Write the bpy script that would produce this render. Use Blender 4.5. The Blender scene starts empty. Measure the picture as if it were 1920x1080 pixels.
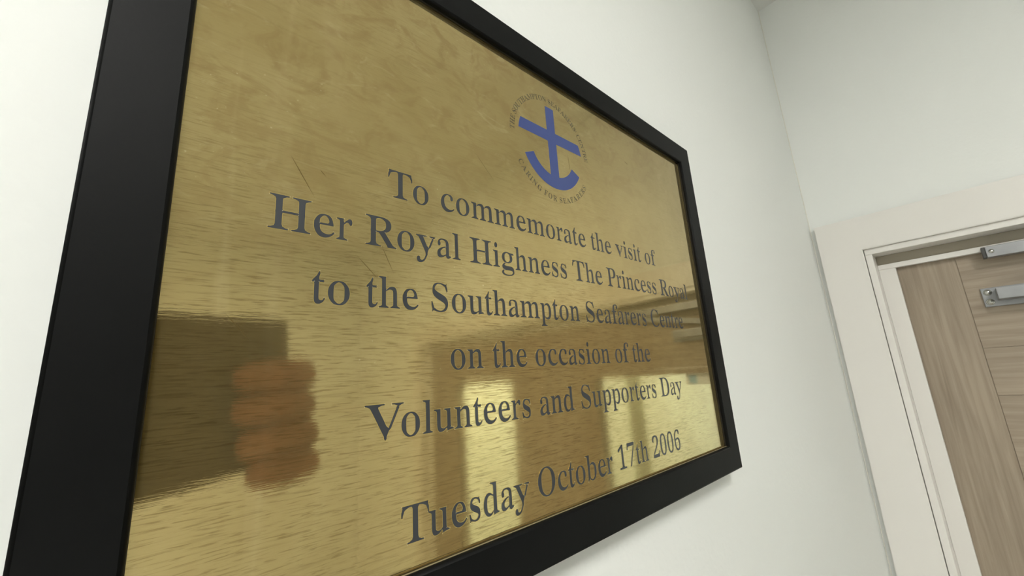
import bpy, bmesh, math, random
from mathutils import Vector, Matrix

# ---------------------------------------------------------------- units
U = 0.5            # one layout unit (the width of the framed plaque) in metres
D = 0.04           # the frame stands this far off the wall (layout units)
Z0 = 1.746         # height of the plaque's lower edge
def P(x, y, z): return Vector((x*U, (y-D)*U, Z0+z*U))
scene = bpy.context.scene
col = scene.collection

# ---------------------------------------------------------------- camera
yaw, pitch, roll = 0.7435, 0.2190, -0.0660
fwd = Vector((math.cos(pitch)*math.sin(yaw), math.cos(pitch)*math.cos(yaw), math.sin(pitch)))
rt0 = Vector((math.cos(yaw), -math.sin(yaw), 0)); up0 = rt0.cross(fwd)
rt = math.cos(roll)*rt0 + math.sin(roll)*up0
up = -math.sin(roll)*rt0 + math.cos(roll)*up0
CAM = P(-0.956, -0.3659, 0.2114)
cam = bpy.data.objects.new('camera', bpy.data.cameras.new('camera'))
col.objects.link(cam)
cam.matrix_world = Matrix(((rt.x, up.x, -fwd.x, CAM.x), (rt.y, up.y, -fwd.y, CAM.y), (rt.z, up.z, -fwd.z, CAM.z), (0, 0, 0, 1)))
cam.data.sensor_width = 36; cam.data.lens = 762.19/1920*36
cam.data.clip_start = 0.003; cam.data.clip_end = 60
scene.camera = cam

# ---------------------------------------------------------------- world, exposure
w = bpy.data.worlds.new('world'); scene.world = w; w.use_nodes = True
w.node_tree.nodes['Background'].inputs[0].default_value = (0.8, 0.85, 0.9, 1)
w.node_tree.nodes['Background'].inputs[1].default_value = 0.3
scene.view_settings.view_transform = 'Standard'
scene.view_settings.look = 'None'
scene.view_settings.exposure = 0.0
scene.view_settings.gamma = 1
scene.view_settings.use_curve_mapping = False
LAMP = 36.0          # luminance of the ceiling panels' diffusers

# ---------------------------------------------------------------- materials
def lin(c): return tuple(((v/255)/12.92 if v/255 <= .04045 else ((v/255+.055)/1.055)**2.4) for v in c)
def new_mat(name):
    m = bpy.data.materials.new(name); m.use_nodes = True
    return m, m.node_tree, m.node_tree.nodes['Principled BSDF']
def nd(nt, t, **kw):
    n = nt.nodes.new(t)
    for k, v in kw.items():
        if k in n.inputs: n.inputs[k].default_value = v
        else: setattr(n, k, v)
    return n
def simple(name, rgb, rough=.5, metal=0, coat=0, noise=0, nscale=40, bump=0, bscale=200, spec=.5):
    m, nt, b = new_mat(name); L = nt.links.new
    c = lin(rgb); b.inputs['Base Color'].default_value = (*c, 1)
    b.inputs['Roughness'].default_value = rough; b.inputs['Metallic'].default_value = metal
    b.inputs['Coat Weight'].default_value = coat; b.inputs['Coat Roughness'].default_value = .08
    b.inputs['Specular IOR Level'].default_value = spec
    tc = nd(nt, 'ShaderNodeNewGeometry')
    if noise:
        n = nd(nt, 'ShaderNodeTexNoise', Scale=nscale, Detail=4); L(tc.outputs['Position'], n.inputs['Vector'])
        r = nd(nt, 'ShaderNodeValToRGB'); L(n.outputs['Fac'], r.inputs['Fac'])
        r.color_ramp.elements[0].position = .3; r.color_ramp.elements[1].position = .7
        r.color_ramp.elements[0].color = (*[v*(1-noise) for v in c], 1); r.color_ramp.elements[1].color = (*[min(1, v*(1+noise)) for v in c], 1)
        L(r.outputs['Color'], b.inputs['Base Color'])
    if bump:
        n = nd(nt, 'ShaderNodeTexNoise', Scale=bscale, Detail=3); L(tc.outputs['Position'], n.inputs['Vector'])
        bp = nd(nt, 'ShaderNodeBump', Strength=bump, Distance=.001); L(n.outputs['Fac'], bp.inputs['Height']); L(bp.outputs['Normal'], b.inputs['Normal'])
    return m
M = {}
def wall_paint(name, rgb):
    m, nt, b = new_mat(name); L = nt.links.new
    b.inputs['Base Color'].default_value = (*lin(rgb), 1); b.inputs['Roughness'].default_value = .62
    g = nd(nt, 'ShaderNodeNewGeometry')
    n = nd(nt, 'ShaderNodeTexNoise', Scale=170, Detail=2, Roughness=.4); L(g.outputs['Position'], n.inputs['Vector'])
    n2 = nd(nt, 'ShaderNodeTexNoise', Scale=48, Detail=2); L(g.outputs['Position'], n2.inputs['Vector'])
    a = nd(nt, 'ShaderNodeMath', operation='ADD'); L(n.outputs['Fac'], a.inputs[0]); L(n2.outputs['Fac'], a.inputs[1])
    bp = nd(nt, 'ShaderNodeBump', Strength=.22, Distance=.0012); L(a.outputs[0], bp.inputs['Height']); L(bp.outputs['Normal'], b.inputs['Normal'])
    return m
M['wall'] = wall_paint('wall_paint', (241, 243, 240))
M['ceil'] = wall_paint('ceiling_paint', (238, 239, 236))
M['gloss_white'] = simple('white_woodwork_paint', (236, 233, 228), .3, bump=.05, bscale=60)
M['caulk'] = simple('caulk', (236, 234, 224), .5)
M['black'] = simple('black_satin_frame', (15, 16, 16), .5, noise=.12, nscale=30, bump=.05, bscale=500, spec=.12)
M['fillet'] = simple('lit_rebate_edge', (150, 138, 108), .5)  # bottom ledge, light from above put into its colour
M['fillet_shade'] = simple('shaded_rebate_edge', (24, 21, 16), .5)  # other three sides, shade put into the colour
M['scratch'] = simple('scratched_brass', (118, 98, 56), .35, metal=.8)
M['back'] = simple('backing_board', (70, 55, 40), .9)
M['steel'] = simple('silver_closer_paint', (152, 153, 155), .34, metal=.6, noise=.05)
M['steel_dark'] = simple('dark_grey_cap', (70, 70, 68), .45)  # plain dark grey for the rail's end cap
M['screw'] = simple('bright_steel_screw', (190, 190, 185), .2, metal=1)
M['floor'] = simple('grey_floor_vinyl', (196, 192, 182), .4, noise=.15, nscale=12)
M['skin'] = simple('skin', (150, 104, 78), .5, noise=.12, nscale=60, bump=.2, bscale=400)
M['sleeve'] = simple('dark_cloth', (52, 56, 66), .9, noise=.2, nscale=200, bump=.4, bscale=900)
M['device'] = simple('olive_brown_case', (74, 66, 38), .55, noise=.2, nscale=50, bump=.2, bscale=700)
M['lens'] = simple('lens_glass_black', (12, 12, 14), .08)
M['paper'] = simple('notice_paper', (240, 244, 246), .7)
M['paper_blue'] = simple('notice_blue_print', (165, 205, 228), .7)
M['grey_post'] = simple('grey_painted_post', (140, 138, 118), .5)
M['head_shade'] = simple('grey_beige_shade_strip', (166, 158, 142), .6)  # tone of the shade under the door head
M['rubber'] = simple('grey_seal', (90, 86, 78), .6)

def glass_mat():
    m, nt, b = new_mat('window_glass')
    b.inputs['Base Color'].default_value = (.93, .97, .95, 1); b.inputs['Roughness'].default_value = 0
    b.inputs['Transmission Weight'].default_value = 1; b.inputs['IOR'].default_value = 1.45
    return m
M['glass'] = glass_mat()
def lamp_mat(name, rgb, k):
    m, nt, b = new_mat(name)
    b.inputs['Base Color'].default_value = (.9, .9, .9, 1)
    b.inputs['Emission Color'].default_value = (*rgb, 1); b.inputs['Emission Strength'].default_value = LAMP*k
    return m
M['lamp'] = lamp_mat('lit_diffuser', (1, .988, .94), 1)
M['lamp_cool'] = lamp_mat('cool_lit_diffuser', (.93, 1, 1), 1.35)

def wood_mat(name, axis):
    m, nt, b = new_mat(name); L = nt.links.new
    g = nd(nt, 'ShaderNodeNewGeometry'); mp = nd(nt, 'ShaderNodeMapping')
    L(g.outputs['Position'], mp.inputs['Vector'])
    mp.inputs['Scale'].default_value = (120, 120, 5) if axis == 'z' else (60, 5, 120)
    n = nd(nt, 'ShaderNodeTexNoise', Scale=1, Detail=5, Roughness=.6, Distortion=.5); L(mp.outputs[0], n.inputs['Vector'])
    mp2 = nd(nt, 'ShaderNodeMapping'); L(g.outputs['Position'], mp2.inputs['Vector'])
    mp2.inputs['Scale'].default_value = (14, 14, 1.6) if axis == 'z' else (14, 1.6, 14)
    n2 = nd(nt, 'ShaderNodeTexNoise', Scale=1, Detail=3, Distortion=1.2); L(mp2.outputs[0], n2.inputs['Vector'])
    mx = nd(nt, 'ShaderNodeMath', operation='MULTIPLY_ADD'); L(n2.outputs['Fac'], mx.inputs[0]); mx.inputs[1].default_value = .45; 
    L(n.outputs['Fac'], mx.inputs[2])
    r = nd(nt, 'ShaderNodeValToRGB'); L(mx.outputs[0], r.inputs['Fac'])
    e = r.color_ramp.elements
    e[0].position = .5; e[0].color = (*lin((141, 126, 109)), 1)
    e[1].position = .9; e[1].color = (*lin((170, 155, 136)), 1)
    L(r.outputs['Color'], b.inputs['Base Color']); b.inputs['Roughness'].default_value = .42
    bp = nd(nt, 'ShaderNodeBump', Strength=.15, Distance=.0006); L(n.outputs['Fac'], bp.inputs['Height']); L(bp.outputs['Normal'], b.inputs['Normal'])
    return m
M['wood_v'] = wood_mat('taupe_veneer_upright', 'z')
M['wood_h'] = wood_mat('taupe_veneer_across', 'y')

def brass_mat():
    m, nt, b = new_mat('lacquered_brass'); L = nt.links.new
    tc = nd(nt, 'ShaderNodeTexCoord')
    def noise(scale, detail=3, rough=.5, dist=0, s=1):
        mp = nd(nt, 'ShaderNodeMapping'); L(tc.outputs['Object'], mp.inputs['Vector']); mp.inputs['Scale'].default_value = scale
        n = nd(nt, 'ShaderNodeTexNoise', Scale=s, Detail=detail, Roughness=rough, Distortion=dist); L(mp.outputs[0], n.inputs['Vector'])
        return n.outputs['Fac']
    def ramp(v, p0, p1, a=0, c=1):
        r = nd(nt, 'ShaderNodeMapRange', interpolation_type='SMOOTHSTEP'); L(v, r.inputs[0])
        r.inputs[1].default_value = p0; r.inputs[2].default_value = p1; r.inputs[3].default_value = a; r.inputs[4].default_value = c
        return r.outputs[0]
    def math_(op, a, c):
        n = nd(nt, 'ShaderNodeMath', operation=op)
        for i, v in enumerate((a, c)):
            if isinstance(v, (int, float)): n.inputs[i].default_value = v
            else: L(v, n.inputs[i])
        return n.outputs[0]
    sep = nd(nt, 'ShaderNodeSeparateXYZ'); L(tc.outputs['Object'], sep.inputs[0])
    dashes = noise((85, 1, 1300), 3, .6, .6)             # short fine horizontal dashes
    dashes2 = noise((26, 1, 620), 3, .55, .8)
    mott = noise((42, 1, 60), 5, .65, 1.2)              # uneven tarnish
    cloud = noise((9, 1, 9), 4, .6, .8)
    patch = noise((4.2, 1, 6), 2, .5, .4)
    streak = noise((70, 1, 5), 3, .5, .5)               # upright rub marks at the left
    speck = noise((700, 1, 700), 1, .4)
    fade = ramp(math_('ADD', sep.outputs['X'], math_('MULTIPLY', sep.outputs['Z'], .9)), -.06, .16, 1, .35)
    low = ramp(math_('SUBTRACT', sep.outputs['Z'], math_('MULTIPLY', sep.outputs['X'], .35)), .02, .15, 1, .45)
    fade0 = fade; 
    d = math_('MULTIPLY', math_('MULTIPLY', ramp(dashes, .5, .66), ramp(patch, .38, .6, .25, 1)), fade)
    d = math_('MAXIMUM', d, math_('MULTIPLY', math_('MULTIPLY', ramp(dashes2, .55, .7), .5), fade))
    dash_refl = math_('MULTIPLY', math_('MULTIPLY', d, low), .8)  # the lacquer's distorted reflections painted into the colour as darker dashes
    c1 = nd(nt, 'ShaderNodeMix', data_type='RGBA'); L(ramp(cloud, .35, .68), c1.inputs[0])
    c1.inputs[6].default_value = (.545, .42, .18, 1); c1.inputs[7].default_value = (.615, .49, .225, 1)
    c2 = nd(nt, 'ShaderNodeMix', data_type='RGBA'); L(dash_refl, c2.inputs[0]); L(c1.outputs[2], c2.inputs[6]); c2.inputs[7].default_value = (.33, .24, .09, 1)
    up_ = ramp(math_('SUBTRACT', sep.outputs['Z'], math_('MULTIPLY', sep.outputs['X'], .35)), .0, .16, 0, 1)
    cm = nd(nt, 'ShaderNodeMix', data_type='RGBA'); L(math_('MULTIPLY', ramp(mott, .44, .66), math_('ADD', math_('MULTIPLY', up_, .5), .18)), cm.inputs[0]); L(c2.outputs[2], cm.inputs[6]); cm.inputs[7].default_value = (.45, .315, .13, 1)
    cl_ = nd(nt, 'ShaderNodeMix', data_type='RGBA'); L(math_('MULTIPLY', ramp(noise((30, 1, 75), 5, .7, 1.5, 1.3), .56, .72), math_('ADD', math_('MULTIPLY', up_, .35), .1)), cl_.inputs[0]); L(cm.outputs[2], cl_.inputs[6]); cl_.inputs[7].default_value = (.74, .62, .34, 1)
    left = ramp(sep.outputs['X'], -.24, -.13, 1, 0)      # metres from the plate's centre
    c3 = nd(nt, 'ShaderNodeMix', data_type='RGBA'); L(math_('MULTIPLY', math_('MULTIPLY', ramp(streak, .5, .68), left), .5), c3.inputs[0]); L(cl_.outputs[2], c3.inputs[6]); c3.inputs[7].default_value = (.74, .60, .31, 1)
    c4 = nd(nt, 'ShaderNodeMix', data_type='RGBA'); L(math_('MULTIPLY', ramp(speck, .7, .77), math_('MULTIPLY', ramp(cloud, .5, .62), .7)), c4.inputs[0]); L(c3.outputs[2], c4.inputs[6]); c4.inputs[7].default_value = (.9, .8, .5, 1)
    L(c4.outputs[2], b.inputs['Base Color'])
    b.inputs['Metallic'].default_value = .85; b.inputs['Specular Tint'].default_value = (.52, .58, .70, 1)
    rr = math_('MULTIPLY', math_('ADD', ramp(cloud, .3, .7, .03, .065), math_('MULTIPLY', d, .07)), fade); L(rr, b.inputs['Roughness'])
    b.inputs['Coat Weight'].default_value = .20; b.inputs['Coat Roughness'].default_value = .03
    h = math_('ADD', math_('MULTIPLY', dashes, .5), math_('MULTIPLY', dashes2, .8))
    bp = nd(nt, 'ShaderNodeBump', Strength=.03, Distance=.0006); L(math_('MULTIPLY', h, fade), bp.inputs['Height']); L(bp.outputs['Normal'], b.inputs['Normal'])
    return m
M['brass'] = brass_mat()
M['brass_edge'] = simple('bright_cut_brass', (214, 190, 120), .25, metal=1)
M['glint'] = simple('raised_bright_glint', (236, 226, 190), .35, metal=.4)  # pale colour painting the small highlights at letter corners
M['ink'] = simple('dark_grey_blue_enamel', (48, 52, 58), .45, coat=.35)
M['ink_small'] = simple('worn_grey_enamel', (74, 68, 50), .5, coat=.2)
M['blue'] = simple('blue_enamel', (52, 70, 132), .45, coat=.35)

# ---------------------------------------------------------------- helpers
def mesh_obj(name, bm, mat, parent=None, smooth=False):
    me = bpy.data.meshes.new(name); bm.normal_update(); bm.to_mesh(me); bm.free()
    for m in (mat if isinstance(mat, (list, tuple)) else [mat]): me.materials.append(m)
    if smooth:
        for p in me.polygons: p.use_smooth = True
    o = bpy.data.objects.new(name, me); col.objects.link(o)
    if parent: o.parent = parent
    return o
def add_box(bm, x0, x1, y0, y1, z0, z1, bev=0, mi=0):
    a = Vector((min(x0, x1), min(y0, y1), min(z0, z1))); c = Vector((max(x0, x1), max(y0, y1), max(z0, z1)))
    r = bmesh.ops.create_cube(bm, size=1); vs = r['verts']
    for v in vs: v.co = Vector(((a[i]+c[i])/2 + v.co[i]*(c[i]-a[i]) for i in range(3)))
    fs = {f for v in vs for f in v.link_faces}
    for f in fs: f.material_index = mi
    if bev: bmesh.ops.bevel(bm, geom=list({e for v in vs for e in v.link_edges}), offset=bev, segments=2, affect='EDGES', profile=.6)
def ubox(bm, x0, x1, y0, y1, z0, z1, bev=0, mi=0):
    a = P(x0, y0, z0); c = P(x1, y1, z1); add_box(bm, a.x, c.x, a.y, c.y, a.z, c.z, bev, mi)
def boxobj(name, dims, mat, parent=None, bev=0):
    bm = bmesh.new(); ubox(bm, *dims, bev); return mesh_obj(name, bm, mat, parent)
def empty(name, loc=(0, 0, 0), parent=None):
    o = bpy.data.objects.new(name, None); col.objects.link(o); o.location = loc; o.empty_display_size = .05
    if parent: o.parent = parent
    return o
def tag(o, label, cat, group=None):
    o['label'] = label; o['category'] = cat
    if group: o['group'] = group
def struct(o): o['kind'] = 'structure'; return o
def put_under(root):
    # parts are built in world coordinates; move them under an Empty that stands elsewhere
    bpy.context.view_layer.update()
    inv = root.matrix_world.inverted()
    for c in root.children: c.matrix_parent_inverse = inv

# ---------------------------------------------------------------- glyph outlines (1000 units to the em: advance, rings)
GLYPHS = {
 'T': (611, '133,0 133,25 157,27 177,30 193,36 207,45 233,57 237,73 246,93 247,117 247,593 225,630 191,629 168,625 147,619 105,600 80,586 72,571 67,553 51,512 45,488 42,462 16,462 16,529 17,562 30,595 38,629 31,662 578,662 570,628 579,595 592,561 593,528 593,461 568,461 564,493 556,522 545,547 538,569 528,588 498,603 473,615 448,623 419,628 388,630 380,630 358,593 358,117 359,92 368,72 371,55 398,44 411,36 427,30 448,27 473,25 473,0'),
 'o': (500, '250,-15 229,-14 208,-11 188,-7 170,-1 155,7 141,17 127,30 113,45 100,62 87,81 76,102 62,140 57,160 54,180 52,202 51,224 52,246 54,268 57,289 62,309 76,347 87,368 100,387 113,404 127,419 142,432 157,443 177,452 200,458 224,462 250,463 275,462 299,458 322,452 341,443 357,433 372,420 399,388 411,369 422,349 430,330 437,311 442,290 445,269 447,247 448,224 447,201 445,179 442,157 437,137 430,118 422,100 411,79 399,60 386,44 372,29 358,16 342,5 323,-4 300,-10 276,-13/250,17 270,19 286,27 300,39 327,68 337,82 343,99 346,118 349,176 349,259 348,290 346,318 343,342 337,363 327,380 285,424 269,432 250,434 230,432 214,424 200,411 172,380 162,363 156,342 152,290 151,259 151,177 153,136 158,99 164,82 173,68 201,39 215,27 231,19'),
 'c': (444, '236,-15 215,-13 196,-10 178,-4 161,5 144,16 128,29 114,43 100,60 88,78 70,117 64,135 59,155 56,175 54,196 53,218 54,241 56,263 60,285 65,306 72,325 81,344 91,362 111,394 122,408 147,432 163,441 182,449 201,456 222,460 243,463 264,464 292,463 314,459 333,453 350,444 364,434 379,417 389,399 394,379 396,356 395,339 392,325 386,313 379,304 370,299 358,297 342,300 333,308 327,321 322,340 320,364 321,380 320,394 297,415 280,427 256,432 236,429 218,422 203,409 188,392 170,369 155,342 148,310 146,272 147,243 150,216 154,191 159,168 167,147 176,128 188,111 206,91 230,76 257,64 283,58 309,56 330,58 351,63 371,73 391,87 410,104 431,88 413,66 395,47 375,31 355,17 333,6 309,-3 285,-10 260,-13'),
 'm': (778, '25,0 25,23 42,25 54,30 64,37 89,48 94,62 95,81 95,368 94,386 90,401 66,413 56,421 43,426 26,428 26,451 190,451 184,418 200,385 221,405 238,423 255,437 275,448 298,456 315,461 333,463 356,461 375,456 391,448 404,436 414,420 423,402 447,380 466,402 483,420 502,436 522,448 545,456 566,461 586,463 611,460 631,453 647,441 660,424 671,402 679,375 684,344 686,308 686,81 687,63 691,48 714,38 724,30 736,25 753,23 752,0 542,0 530,23 546,25 558,30 568,38 591,49 596,63 597,81 597,315 595,350 591,364 586,375 570,386 548,392 530,394 514,392 498,386 483,377 469,363 439,345 434,307 434,81 435,63 439,49 462,38 472,30 484,25 500,23 488,0 292,0 280,23 296,25 308,30 318,38 342,49 346,63 347,81 347,315 345,350 342,363 336,374 320,386 299,392 280,394 263,392 247,386 232,375 201,361 185,342 184,304 184,81 185,63 189,49 211,39 222,31 233,26 249,23 237,0'),
 'e': (444, '227,-15 207,-13 188,-10 170,-4 154,4 138,15 123,28 109,43 97,60 85,79 75,100 68,118 62,138 54,181 52,204 52,251 54,272 53,293 58,313 69,332 76,350 86,370 110,405 122,420 135,433 150,443 168,452 188,458 209,462 232,463 259,461 285,457 308,449 327,438 342,424 355,407 365,390 373,372 380,351 386,329 391,305 398,279 399,252 401,241 156,241 152,203 157,170 165,141 177,117 194,97 215,81 241,70 267,64 294,62 314,63 332,69 350,77 367,90 383,106 398,125 420,105 404,80 386,58 367,39 346,22 324,9 300,-1 276,-9 252,-13/155,279 298,279 320,312 318,336 314,356 306,374 297,390 274,419 259,428 238,432 220,429 205,420 192,407 174,387 158,362 150,332 149,296'),
 'r': (333, '21,0 21,23 35,26 45,30 53,37 74,47 77,62 79,81 79,366 78,388 75,404 54,414 47,421 37,425 23,427 24,451 156,451 151,423 151,394 165,366 177,384 186,400 197,414 218,427 227,438 239,449 250,457 260,461 270,463 283,462 293,458 300,451 306,442 311,431 317,403 317,387 316,369 314,354 309,341 303,331 296,325 287,323 278,325 273,329 269,335 254,363 245,371 230,376 219,378 208,375 198,366 188,351 165,336 159,320 156,301 155,279 155,81 156,61 165,47 184,37 194,30 209,26 229,23 229,0'),
 'a': (444, '329,-15 309,-12 296,-4 287,9 282,27 263,51 223,20 205,8 184,-1 162,-8 143,-11 123,-13 104,-11 88,-5 77,4 66,17 57,32 51,50 47,70 46,92 47,113 51,132 63,168 93,198 130,225 145,234 184,251 207,260 231,268 273,276 277,313 277,351 275,370 271,386 258,400 232,419 221,425 207,428 191,430 166,428 149,422 118,393 130,373 135,360 138,348 139,336 138,319 134,305 129,293 121,284 111,279 100,277 88,279 79,285 72,295 67,309 64,325 62,344 63,360 66,376 71,391 79,405 88,417 100,429 122,447 138,453 154,457 171,460 190,462 209,463 234,462 257,460 274,456 291,450 305,443 317,435 327,425 336,411 344,395 350,376 354,355 357,331 358,306 358,76 362,58 373,53 393,50 399,51 414,61 405,40 410,23 386,10 372,-1 358,-9 344,-13/195,49 204,50 214,54 225,60 236,68 261,79 275,92 277,130 277,207 269,246 229,237 206,225 187,210 171,192 152,172 135,148 133,122 136,90 147,67 174,53'),
 't': (278, '150,-14 134,-13 119,-9 109,-3 101,5 94,15 84,43 78,81 78,367 72,405 35,405 42,435 54,454 69,471 83,489 97,505 121,537 128,554 134,571 141,587 150,602 157,616 162,616 176,583 171,550 160,517 157,484 162,451 251,451 238,428 251,405 162,405 157,369 157,119 158,101 160,85 165,74 176,65 193,60 204,59 218,62 230,71 241,87 251,108 271,96 261,70 249,48 236,29 221,14 199,2 184,-7 168,-12'),
 'v': (500, '246,-15 221,19 222,54 209,88 179,156 163,190 148,224 132,258 117,292 101,326 86,360 76,380 67,396 42,409 26,418 13,424 -4,427 10,451 268,451 268,428 254,428 230,425 214,416 185,401 188,390 204,354 234,284 248,248 263,213 301,178 394,395 401,410 378,420 359,426 332,428 332,451 480,451 498,429 479,423 464,416 447,405 422,392 434,374 424,353 409,320 395,287 380,253 365,220 350,186 312,153 297,119 282,86 271,52 272,19 247,-15'),
 'h': (500, '24,0 24,23 39,25 51,30 60,37 83,48 88,62 89,81 89,580 88,598 84,613 62,624 52,632 40,637 25,640 25,662 180,662 174,628 174,422 189,388 209,408 224,424 241,438 260,449 281,457 300,461 319,463 342,460 362,453 377,441 390,424 400,402 407,375 412,344 414,308 414,81 415,63 419,48 441,38 450,30 462,25 477,23 477,0 277,0 265,23 272,23 288,27 301,38 326,56 329,81 329,315 327,350 324,364 319,375 303,386 284,392 266,394 250,392 235,386 220,375 191,361 175,342 174,304 174,81 175,63 179,48 201,38 210,30 221,25 236,23 225,0'),
 'i': (278, '141,526 128,529 116,536 106,547 98,562 94,580 92,600 94,619 99,637 106,652 116,664 128,671 141,674 155,671 166,664 176,652 184,637 189,619 190,600 189,580 184,562 176,547 166,536 154,529/25,0 25,23 42,26 55,30 64,37 89,47 94,62 95,81 95,366 94,388 91,403 67,414 58,421 45,425 28,427 29,451 193,451 187,414 187,81 188,63 191,48 215,38 224,31 236,26 253,23 240,0'),
 's': (389, '204,-15 189,-14 173,-11 155,-6 137,0 98,13 79,10 76,1 69,-13 61,-13 65,21 56,54 48,87 48,153 72,153 78,130 85,108 93,89 105,57 134,41 151,30 170,24 190,21 210,23 227,29 241,39 253,51 264,67 272,85 274,105 264,122 245,138 221,152 154,188 137,199 122,210 109,221 99,233 90,246 81,263 75,281 72,300 71,320 72,344 76,366 88,406 95,423 104,435 117,446 132,454 150,459 169,463 190,464 212,462 245,454 268,447 288,443 301,446 311,464 319,464 308,428 328,393 329,358 329,322 308,322 302,342 286,377 281,391 272,403 235,424 219,429 201,431 183,429 169,424 157,415 147,404 138,392 129,377 125,362 129,349 140,338 170,317 188,308 249,275 280,255 292,244 309,220 317,203 322,184 325,162 326,138 326,115 325,94 322,75 318,57 311,41 303,26 292,14 278,4 262,-4 244,-10 225,-14'),
 'f': (333, '23,0 23,23 39,25 52,28 62,32 69,37 84,43 100,51 104,62 106,106 106,365 99,402 29,402 44,427 29,451 99,451 106,482 106,514 107,538 111,561 117,582 125,601 135,618 148,633 163,646 180,657 199,665 218,671 243,674 271,676 296,675 314,671 331,666 346,658 359,648 371,633 380,617 385,600 387,581 385,562 381,546 375,533 368,524 360,518 349,517 337,518 328,523 321,531 316,541 313,554 312,568 313,582 316,596 326,620 317,629 296,643 281,644 262,642 248,636 215,610 207,591 206,567 206,490 213,451 314,451 298,427 314,402 213,402 206,364 206,95 207,75 211,58 222,46 246,37 256,31 270,27 288,24 311,23 311,0'),
 'H': (722, '21,0 21,25 43,27 62,31 76,38 89,46 113,57 115,73 123,93 124,117 124,298 120,334 124,370 124,551 123,572 115,590 112,605 88,616 75,624 61,631 44,635 22,638 22,662 334,662 334,638 295,632 282,628 256,614 238,603 233,590 231,572 230,551 230,401 236,364 487,364 493,401 493,551 492,572 490,590 486,603 468,614 442,628 428,632 411,635 389,638 389,662 700,662 700,638 678,635 660,630 646,624 634,617 610,606 607,592 600,573 599,551 599,370 603,334 599,298 599,117 600,95 608,75 610,60 646,39 660,32 678,28 700,25 700,0 389,0 389,25 411,27 429,31 443,37 455,44 481,55 484,71 492,92 493,117 493,287 487,321 236,321 230,287 230,117 231,93 239,73 242,57 265,46 278,38 293,31 311,27 334,25 334,0'),
 'R': (667, '22,0 22,25 44,27 63,31 78,38 91,46 115,57 118,73 126,93 127,117 127,298 123,334 127,370 127,551 126,572 118,590 114,605 90,616 77,624 63,631 45,635 23,638 23,662 306,662 366,660 417,654 438,649 457,643 476,636 492,628 507,619 523,606 537,591 547,574 556,555 562,534 565,511 567,486 565,460 561,436 553,415 543,395 529,377 512,361 491,347 467,335 432,325 447,294 467,262 488,231 550,136 571,105 591,73 606,58 626,46 638,37 648,31 660,27 677,25 677,0 488,0 476,31 438,93 399,154 361,216 338,247 318,278 284,309 241,309 235,270 235,117 236,93 244,73 247,57 271,46 284,38 299,31 318,27 341,25 341,0/241,340 287,340 317,341 345,345 368,353 389,363 399,375 417,388 433,404 441,421 446,441 449,464 450,488 448,521 442,549 432,573 408,592 385,607 365,618 343,625 316,627 294,625 278,621 241,603 236,585 235,560 235,377'),
 'y': (500, '88,-204 71,-203 57,-198 45,-191 34,-182 26,-169 20,-155 16,-140 15,-122 16,-106 20,-91 27,-77 36,-66 46,-60 60,-58 72,-59 82,-64 89,-72 94,-82 97,-95 97,-127 106,-136 129,-142 143,-144 157,-139 172,-127 190,-107 208,-80 230,-23 234,-7 231,27 226,61 210,94 195,128 163,196 147,229 132,263 116,297 100,330 70,390 57,400 18,423 7,426 -8,427 7,451 270,451 270,427 251,426 236,424 226,421 219,416 190,409 188,399 191,388 197,373 212,340 227,306 241,273 256,240 270,206 309,173 324,208 339,244 354,279 384,351 393,378 396,398 413,408 390,416 382,421 371,424 356,426 338,427 338,451 481,451 499,427 484,425 455,408 432,398 447,385 439,370 432,352 402,282 388,247 373,212 358,176 319,141 304,106 290,71 282,35 283,0 270,-35 237,-105 226,-123 215,-139 202,-156 188,-170 174,-181 146,-190 134,-196 120,-201 105,-203'),
 'l': (278, '25,0 25,23 42,26 55,30 64,37 89,47 93,62 95,81 95,578 94,597 90,613 69,624 58,632 46,637 28,639 28,662 192,662 185,623 185,81 186,63 190,48 213,38 223,31 235,26 251,23 239,0'),
 'g': (500, '223,-204 191,-203 162,-201 135,-197 112,-192 92,-185 77,-177 61,-162 48,-145 38,-128 35,-108 40,-90 65,-60 85,-47 128,-37 93,-24 77,-9 67,7 55,44 56,61 60,78 68,93 92,118 106,129 123,140 132,150 180,160 137,172 116,186 98,201 83,219 72,238 64,260 59,283 57,309 59,331 63,352 70,371 80,389 89,402 113,425 128,435 142,443 157,450 174,456 195,460 217,462 240,463 264,462 288,460 310,455 328,450 353,442 479,442 461,416 479,390 389,390 403,372 411,354 417,336 421,316 422,296 421,275 417,255 411,237 402,220 392,204 379,190 364,178 347,168 333,161 319,156 303,152 284,150 263,149 217,151 196,150 177,145 172,137 162,127 155,116 138,103 138,89 157,79 184,73 215,71 293,71 317,70 357,66 389,59 408,51 423,42 435,31 443,19 450,4 455,-13 458,-32 459,-54 463,-76 465,-97 461,-116 451,-134 436,-150 416,-164 399,-173 379,-182 335,-194 283,-202/240,181 262,184 280,195 302,212 317,226 323,242 326,261 328,282 329,307 328,331 326,353 323,372 319,388 306,401 279,418 262,428 240,432 219,428 202,418 167,388 157,372 153,353 151,307 153,261 157,242 166,226 182,212 185,195 219,184/245,-169 287,-167 322,-163 351,-155 374,-145 390,-132 400,-115 408,-96 411,-80 408,-69 392,-60 357,-52 336,-50 140,-50 115,-62 121,-75 108,-90 99,-105 108,-122 125,-137 145,-150 159,-157 176,-162 196,-166 219,-168'),
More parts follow.
